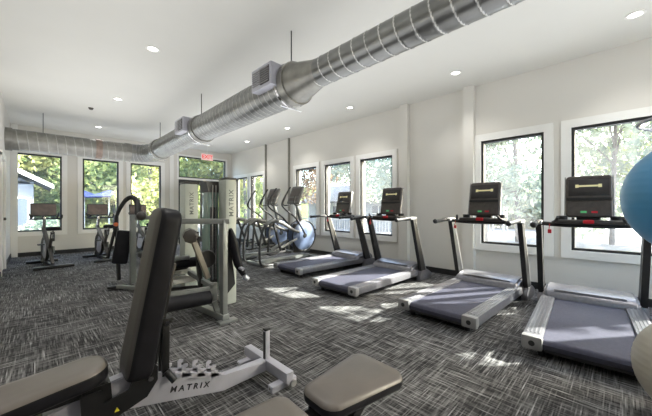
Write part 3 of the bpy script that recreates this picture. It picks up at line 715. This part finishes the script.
m = MB(); m.lathe([(0, -.03), (.03, -.03), (.03, .03), (0, .03)], axes((1, 0, 0), (0, 0, 1), (0, 1, 0), B(.87, 5.5, .96)), 16); m.build('arm_joint', ORANGE, ar)
m = MB(); m.bar(B(.87, 5.5, .93), B(.76, 5.45, .45), .03, .03); m.bar(B(.84, 5.5, .9), B(1.1, 5.4, .6), .03, .03); m.bar(B(.9, 5.45, .1), B(.88, 5.48, .9), .035, .04); m.build('linkage', BLACKM, mb)
m = MB(); m.pad(.5, .2, .07, .03, .02, axes((.15, .0, .99), (.99, 0, -.15), (0, 1, 0), B(.92, 5.32, .62))); m.build('chest_pad', VINYLB, mb)
m = MB(); m.pad(.34, .32, .09, .05, .03, Matrix.Translation(B(1.33, 4.95, .84))); m.build('upper_pad', VINYLB, mb)
m = MB(); m.pad(.42, .36, .09, .05, .03, Matrix.Translation(B(1.3, 5.05, .5))); m.build('seat', VINYLB, mb)
m = MB(); m.bar(B(1.1, 5.05, .43), B(1.6, 4.95, .43), .06, .06, .01); m.bar(B(1.3, 5.05, .43), B(1.3, 5.0, .06), .06, .06, .01); m.build('seat_frame', FRAME, mb)
m = MB(); m.bar(B(1.15, 5.0, .78), B(1.66, 4.85, .78), .05, .05, .01); m.build('pad_support', FRAME, mb)
m = MB(); m.sphere(B(1.13, 5.12, 1.09), .07, 20); m.build('pivot_cover', CHAR, mb)

# ------------------------------------------------------------------ ball rack and balls
BX, BY = 2.59, -.335
rk = empty('ball_rack', (BX, BY, 0), 0, 'upright rack with thin grey wire rings holding the exercise balls at the right edge', 'rack')
m = MB(); m.cyl((.42, -.22, .0), (.42, -.22, 1.75), .022, 14); m.build('post', BLACKM, rk)
m = MB(); m.lathe([(0, 0), (.2, 0), (.2, .012), (.03, .03), (0, .03)], Matrix.Translation((.42, -.22, 0)), 30); m.build('base', BLACKM, rk)
for z, rr in ((1.70, .27), (.96, .2)):
    m = MB(); m.tube([(rr*math.cos(R(a)), rr*math.sin(R(a)), z) for a in range(0, 360, 12)], .009, 8, closed=True)
    e = V((.42, -.22, z)); di = V((.42, -.22, 0)).normalized()*rr; m.tube([e, (di.x, di.y, z)], .009, 8); m.build('ring', CHAR if z < 1.5 else STEEL, rk)
def ball(z, r, mm, name, lab, ridge):
    m = MB(); prof = []
    N = 120
    for i in range(N+1):
        a = math.pi*i/N; rr = r
        if ridge and .25 < i/N < .75:
            ph = (i/N*26) % 1.; rr = r+.0016*math.exp(-((ph-.5)/.12)**2)
        prof.append((rr*math.sin(a) if 0 < i < N else 0, -rr*math.cos(a)))
    m.lathe(prof, None, 64); t = m.build(name, mm, None, 60); t.location = (BX, BY, z); tag(t, lab, 'exercise ball')
    m = MB(); m.cyl((0, -r+.003, 0), (0, -r-.004, 0), .012, 14); m.build('valve_plug', WHITE, t)
    t.rotation_euler = (R(12), R(8), 0)
    return t
ball(1.265, .345, BALLB, 'exercise_ball', 'large blue exercise ball held on the rack at the right edge', True)
ball(.3, .298, BALLG, 'exercise_ball', 'large beige grey exercise ball resting on the carpet under the blue ball', True)

# ------------------------------------------------------------------ outside
def ground():
    m = MB(); m.box((20, 10, -.45), (120, 120, .3)); return tag(m.build('outdoor_paving', DECKM), kind='structure')
ground()
m = MB(); m.prism([(-40, -.3), (60, -.3), (60, 3.2), (-40, 5.5)], 30, 44); 
o = m.build('grass_bank', GRASS); tag(o, kind='structure')
def leaves(m, c, rad, n, size, rnd):
    for _ in range(n):
        while True:
            p = V((rnd.uniform(-1, 1), rnd.uniform(-1, 1), rnd.uniform(-1, 1)))
            if .35 < p.length <= 1: break
        p = V((p.x*rad[0], p.y*rad[1], p.z*rad[2]))+V(c)
        a = V((rnd.gauss(0, 1), rnd.gauss(0, 1), rnd.gauss(0, 1))).normalized(); b_ = a.cross(V((rnd.gauss(0, 1), rnd.gauss(0, 1), rnd.gauss(0, 1)))).normalized()
        s_ = size*rnd.uniform(.6, 1.3)
        vs = [m.b.verts.new(p+a*s_), m.b.verts.new(p+b_*s_*.5), m.b.verts.new(p-a*s_), m.b.verts.new(p-b_*s_*.5)]
        m.b.faces.new(vs)
def tree(loc, h, crown_r, z0, lm, seed, lab, n=2600, size=.16, trunk=.14, sparse=8, group=None):
    rnd = random.Random(seed)
    t = empty('tree', loc, 0, lab, 'tree', group)
    m = MB(); top = V((rnd.uniform(-.3, .3), rnd.uniform(-.3, .3), h*.9))
    m.tube([(0, 0, 0), top*.35+V((.08, 0, 0)), top*.7, top], [trunk, trunk*.75, trunk*.45, trunk*.15], 9, 3)
    blobs = []
    for i in range(sparse):
        z = rnd.uniform(z0, h); a = rnd.uniform(0, 6.28); rr = crown_r*rnd.uniform(.2, .8)
        e = V((rr*math.cos(a), rr*math.sin(a), z)); s0 = top*(max(.3, z/h-.25)/.9)
        m.tube([s0, (s0+e)/2+V((0, 0, .15)), e], [trunk*.35, trunk*.22, .02], 6, 2); blobs.append(e)
    m.build('trunk', BARK, t)
    m = MB()
    for e in blobs: leaves(m, e, (crown_r*rnd.uniform(.4, .65), crown_r*rnd.uniform(.4, .65), (h-z0)*rnd.uniform(.16, .3)), n//sparse, size, rnd)
    m.build('crown', lm, t)
    return t
# behind the back windows: (dir) x from 0..6 at y 15-24
GZ = -.3
tree((-2.2, 24, GZ), 7.5, 3.2, 1.6, LEAFG, 1, 'bushy green tree above the white house roof outside the leftmost back window', 5200, .2)
tree((1.4, 25, GZ), 7.0, 3.2, .8, LEAFY, 2, 'yellow green tree behind the gap between the first two back windows', 5200, .2)
tree((3.6, 23, GZ), 7.2, 3.0, .6, LEAFG, 3, 'green tree rising behind the blue parasols', 5200, .2)
tree((4.3, 17.5, GZ), 5.5, 1.7, .3, LEAFY, 4, 'yellow green tree close outside the third back window', 4200, .13)
tree((7.2, 21, GZ), 6.5, 2.6, .5, LEAFG, 5, 'green tree seen through the glass door and its transom', 4800, .18)
tree((9.6, 20, GZ), 6.0, 2.4, .5, LEAFY, 6, 'yellow green tree at the right side of the transom window', 4200, .18)
def shrub(loc, r, lm, seed, lab):
    rnd = random.Random(seed); m = MB(); leaves(m, (0, 0, r*.75), (r, r, r*.8), 1500, .07, rnd); t = m.build('shrub', lm); t.location = loc; return tag(t, lab, 'shrub')
shrub((.25, 15., GZ), .75, LEAFB, 11, 'grey green shrub low outside the leftmost back window')
shrub((1.9, 15.4, GZ), .6, LEAFY, 12, 'yellow green shrub below the blue parasols')
shrub((3.1, 14.6, GZ), .8, LEAFG, 13, 'green shrub low outside the third back window')
# white house at left
h = empty('house', (-3.4, 18.5, GZ), 0, 'white house with grey gable roof outside the leftmost back window', 'house')
m = MB(); m.box((0, 1.5, 1.35), (6.6, 3, 2.7))
for i in range(17): m.box((0, -.008, .1+i*.155), (6.6, .02, .012))
hw = m.build('wall', HOUSEW, h)
m = MB(); M_ = Matrix.Identity(4); m.prism([(-3.9, 2.45), (0, 4.7), (3.9, 2.45), (3.9, 2.6), (0, 4.9), (-3.9, 2.6)], -.5, 3.2); m.prism([(-3.3, 2.6), (3.3, 2.6), (0, 4.6)], 0, .1); m.build('roof', ROOFG, h)
m = MB(); m.prism([(-3.95, 2.4), (0, 4.65), (3.95, 2.4), (3.95, 2.58), (0, 4.88), (-3.95, 2.58)], -.55, -.5); m.build('roof_fascia', TRIM, h)
for x in (1.2, 2.6, -.6):
    m = MB(); m.box((x+.3, -.03, 1.35), (.5, .05, 1.3)); wf = m.build('window', TRIM, h)
    m = MB(); m.box((x+.3, -.06, 1.35), (.42, .02, 1.2)); m.build('pane', BLUEG, wf)
# parasols
def parasol():
    t = empty('parasol', (0, 0, 0)); m = MB(); m.cyl((0, 0, 0), (0, 0, 2.4), .03, 10); m.build('pole', TRIM, t)
    m = MB(); m.lathe([(.78, 2.08), (.79, 2.12), (0, 2.45)], None, 8); m.build('canopy', UMB, t, 10)
    m = MB(); m.cyl((0, 0, 0), (0, 0, .1), .25, 16); m.build('base', TRIM, t); return t
p0_ = parasol()
for i, (x, y, lab) in enumerate([(2.6, 18.2, 'blue parasol in the middle of the second back window'), (1.75, 19.5, 'blue parasol partly cut by the left edge of the second back window')]):
    o = p0_ if i == 0 else copy_tree(p0_); o.location = (x, y, GZ); tag(o, lab, 'parasol', 'blue parasols outside')
# building beyond middle windows
h = empty('outbuilding', (17.5, 14.5, GZ), 0, 'white building with a grey roof outside the three narrow windows', 'building')
m = MB(); m.box((2, 0, 1.0), (4, 11, 2.3)); 
m.build('wall', HOUSEW, h)
m = MB(); m.prism([(-.6, 2.1), (2.2, 3.6), (5, 2.1), (5, 1.98), (-.6, 1.98)], -6, 6); m.build('roof', ROOFG, h)
m = MB()
for y in (-4.2, -2.2, -.2, 1.8, 3.8):
    m = MB(); m.box((-.02, y, 1.15), (.04, 1.1, 1.1)); wf = m.build('window', BLUEG, h)
    m = MB(); m.box((-.045, y, 1.15), (.03, .05, 1.1)); m.box((-.045, y, 1.15), (.03, 1.1, .05)); m.build('glazing_bar', TRIM, wf)
# railing outside
h = empty('railing', (8.2, 7.5, GZ), 0, 'pale metal railing outside the three narrow windows', 'railing')
m = MB(); m.box((0, 0, 1.1), (.05, 7, .05)); m.box((0, 0, .12), (.04, 7, .04)); m.build('rail', HOUSEW, h)
m = MB()
for i in range(58): m.box((0, -3.45+i*.121, .6), (.02, .02, .96))
m.build('baluster', HOUSEW, h)
for y in (-3.5, -1.2, 1.2, 3.5):
    m = MB(); m.box((0, y, .6), (.08, .08, 1.2)); m.build('post', HOUSEW, h)
# trees beyond right wall
tree((13.5, 11.2, GZ), 6.8, 2.4, 2.4, LEAFB, 21, 'pale tree over the roof outside the three narrow windows', 3800, .14, .1)
tree((12.5, 8.0, GZ), 6.5, 2.2, 2.3, LEAFB, 22, 'grey green tree outside the narrow window nearest the pilaster', 3800, .14, .1)
tree((14.5, 15.2, GZ), 6.0, 2.2, 2.0, LEAFR, 23, 'tree with russet leaves outside the far narrow window', 3200, .14, .1)
tree((12.0, 3.6, GZ), 5.5, 2.0, 1.5, LEAFB, 24, 'round grey green tree outside the window behind the third treadmill', 4200, .12, .09)
tree((15.5, 3.3, GZ), 9, 2.2, 4.0, LEAFB, 25, 'tall thin tree at the right side of the window behind the third treadmill', 2500, .14, .13)
tree((16, 6.3, GZ), 8, 2.4, 3, LEAFR, 26, 'russet tree further off in the window behind the third treadmill', 2600, .16, .12)
tree((14.5, 1.5, GZ), 10, 1.8, 2.6, LEAFB, 27, 'tall tree at the left side of the window behind the right edge treadmill', 3800, .14, .13)
tree((17.0, .3, GZ), 11, 2.4, 3.0, LEAFB, 28, 'tall tree straight outside the window above the right edge treadmill console', 2600, .15, .1)
tree((15.0, -1.2, GZ), 10, 2.2, 2.8, LEAFB, 29, 'tall tree at the right side of the window near the blue ball', 3600, .14, .13)
tree((20, 2.2, GZ), 12, 3.2, 2.0, LEAFB, 30, 'distant tree between the two big right windows', 3600, .2, .16)
tree((20, -2.5, GZ), 12, 3.2, 2.2, LEAFG, 31, 'distant tree behind the blue ball', 3600, .2, .16)
tree((9.6, -3.4, GZ), 6.3, 2.0, 3.4, LEAFB, 34, 'added unseen open crowned tree beside the building, past the blue ball, that dapples the sunlight', 300, .13, .08, 6)  # added out of view to break up the sun reaching the windows
tree((9.5, 17.0, GZ), 6, 2.0, 1.0, LEAFG, 32, 'green tree outside the pair of windows nearest the back corner', 3400, .14)
tree((13.0, 21.0, GZ), 7, 2.6, 1.2, LEAFY, 33, 'yellow green tree beyond the pair of windows nearest the back corner', 3600, .18)
# small white kiosk
h = empty('kiosk', (21, 5.6, GZ), 0, 'small white roofed kiosk far outside the window behind the third treadmill', 'kiosk')
m = MB(); m.box((0, 0, 1.5), (.9, .9, .9)); m.build('body', HOUSEW, h)
m = MB(); m.prism([(-.8, 2.0), (0, 2.5), (.8, 2.0)], -.8, .8); m.build('roof', TRIM, h)
for sx in (-1, 1):
    for sy in (-1, 1):
        m = MB(); m.box((sx*.4, sy*.4, .55), (.09, .09, 1.1)); m.build('leg', HOUSEW, h)
# hedge and low wall to close the far horizon right
def hedge(loc, sx, sy, sz, n, seed, lab, lm):
    rnd = random.Random(seed); m = MB(); leaves(m, (0, 0, sz*.5), (sx, sy, sz*.6), n, .28, rnd); t = m.build('hedge', lm); t.location = loc; return tag(t, lab, 'hedge', kind=None)
hedge((26, 8, GZ), 1.5, 8.5, 3.2, 6000, 41, 'long pale hedge far beyond the right windows', LEAFB)
hedge((26, -8.5, GZ), 1.5, 7, 3.2, 5000, 42, 'long green hedge far beyond the blue ball', LEAFG)
hedge((4, 28.5, GZ), 12, 1.5, 5.5, 12000, 43, 'tall green hedge on the bank beyond the back windows', LEAFG)

# ------------------------------------------------------------------ light
w = bpy.data.worlds.new('world'); S.world = w; w.use_nodes = True; nt = w.node_tree
bg = nt.nodes['Background']; sky = nt.nodes.new('ShaderNodeTexSky'); sky.sky_type = 'NISHITA'; sky.sun_disc = False
az = (1, -.75)
sky.sun_elevation = R(30); sky.sun_rotation = math.atan2(az[0], az[1]); sky.air_density = 1.; sky.dust_density = 3.
nt.links.new(sky.outputs[0], bg.inputs['Color']); bg.inputs['Strength'].default_value = 1.7
su = bpy.data.lights.new('sun', 'SUN'); su.energy = 33.; su.angle = R(.6); su.color = (1, .95, .87)
so = bpy.data.objects.new('sun', su); COL.objects.link(so)
dirn = V((-1, .75, -.76)).normalized(); so.rotation_euler = dirn.to_track_quat('-Z', 'Y').to_euler(); so.location = (12, -10, 8)

for (x, y, e) in ((3.1, -.2, 18), (3.1, 2.9, 22), (3.1, 6.0, 26), (3.3, 8.6, 20), (.1, -.2, 20), (.2, 2.9, 22), (.6, 6.0, 26), (1.0, 8.7, 19)):  # upward area lights added to brighten the ceiling, no fixtures behind them
    la = bpy.data.lights.new('added_ceiling_fill', 'AREA'); la.shape = 'RECTANGLE'; la.size = 2.4; la.size_y = 2.8; la.energy = e*.93; la.color = (1., 1., .995)
    lo = bpy.data.objects.new('added_ceiling_fill', la); COL.objects.link(lo); lo.location = (x, y, 1.8); lo.rotation_euler = (math.pi, 0, 0)

# ------------------------------------------------------------------ camera
cam = bpy.data.cameras.new('camera'); co = bpy.data.objects.new('camera', cam); COL.objects.link(co)
cam.sensor_width = 36; cam.lens = 292.7/652*36; cam.clip_start = .05; cam.clip_end = 300
cam.shift_y = .77/652
co.location = (0, 0, 1.2); co.rotation_euler = (R(90), 0, -R(44.667))
S.camera = co
S.view_settings.view_transform = 'Standard'; S.view_settings.look = 'None'; S.view_settings.gamma = 1; S.view_settings.use_curve_mapping = False
S.view_settings.exposure = .08
S.cycles.use_denoising = True
S.cycles.max_bounces = 10; S.cycles.diffuse_bounces = 5; S.cycles.glossy_bounces = 4; S.cycles.transparent_max_bounces = 16
S.cycles.sample_clamp_indirect = 8; S.cycles.caustics_reflective = False; S.cycles.caustics_refractive = False
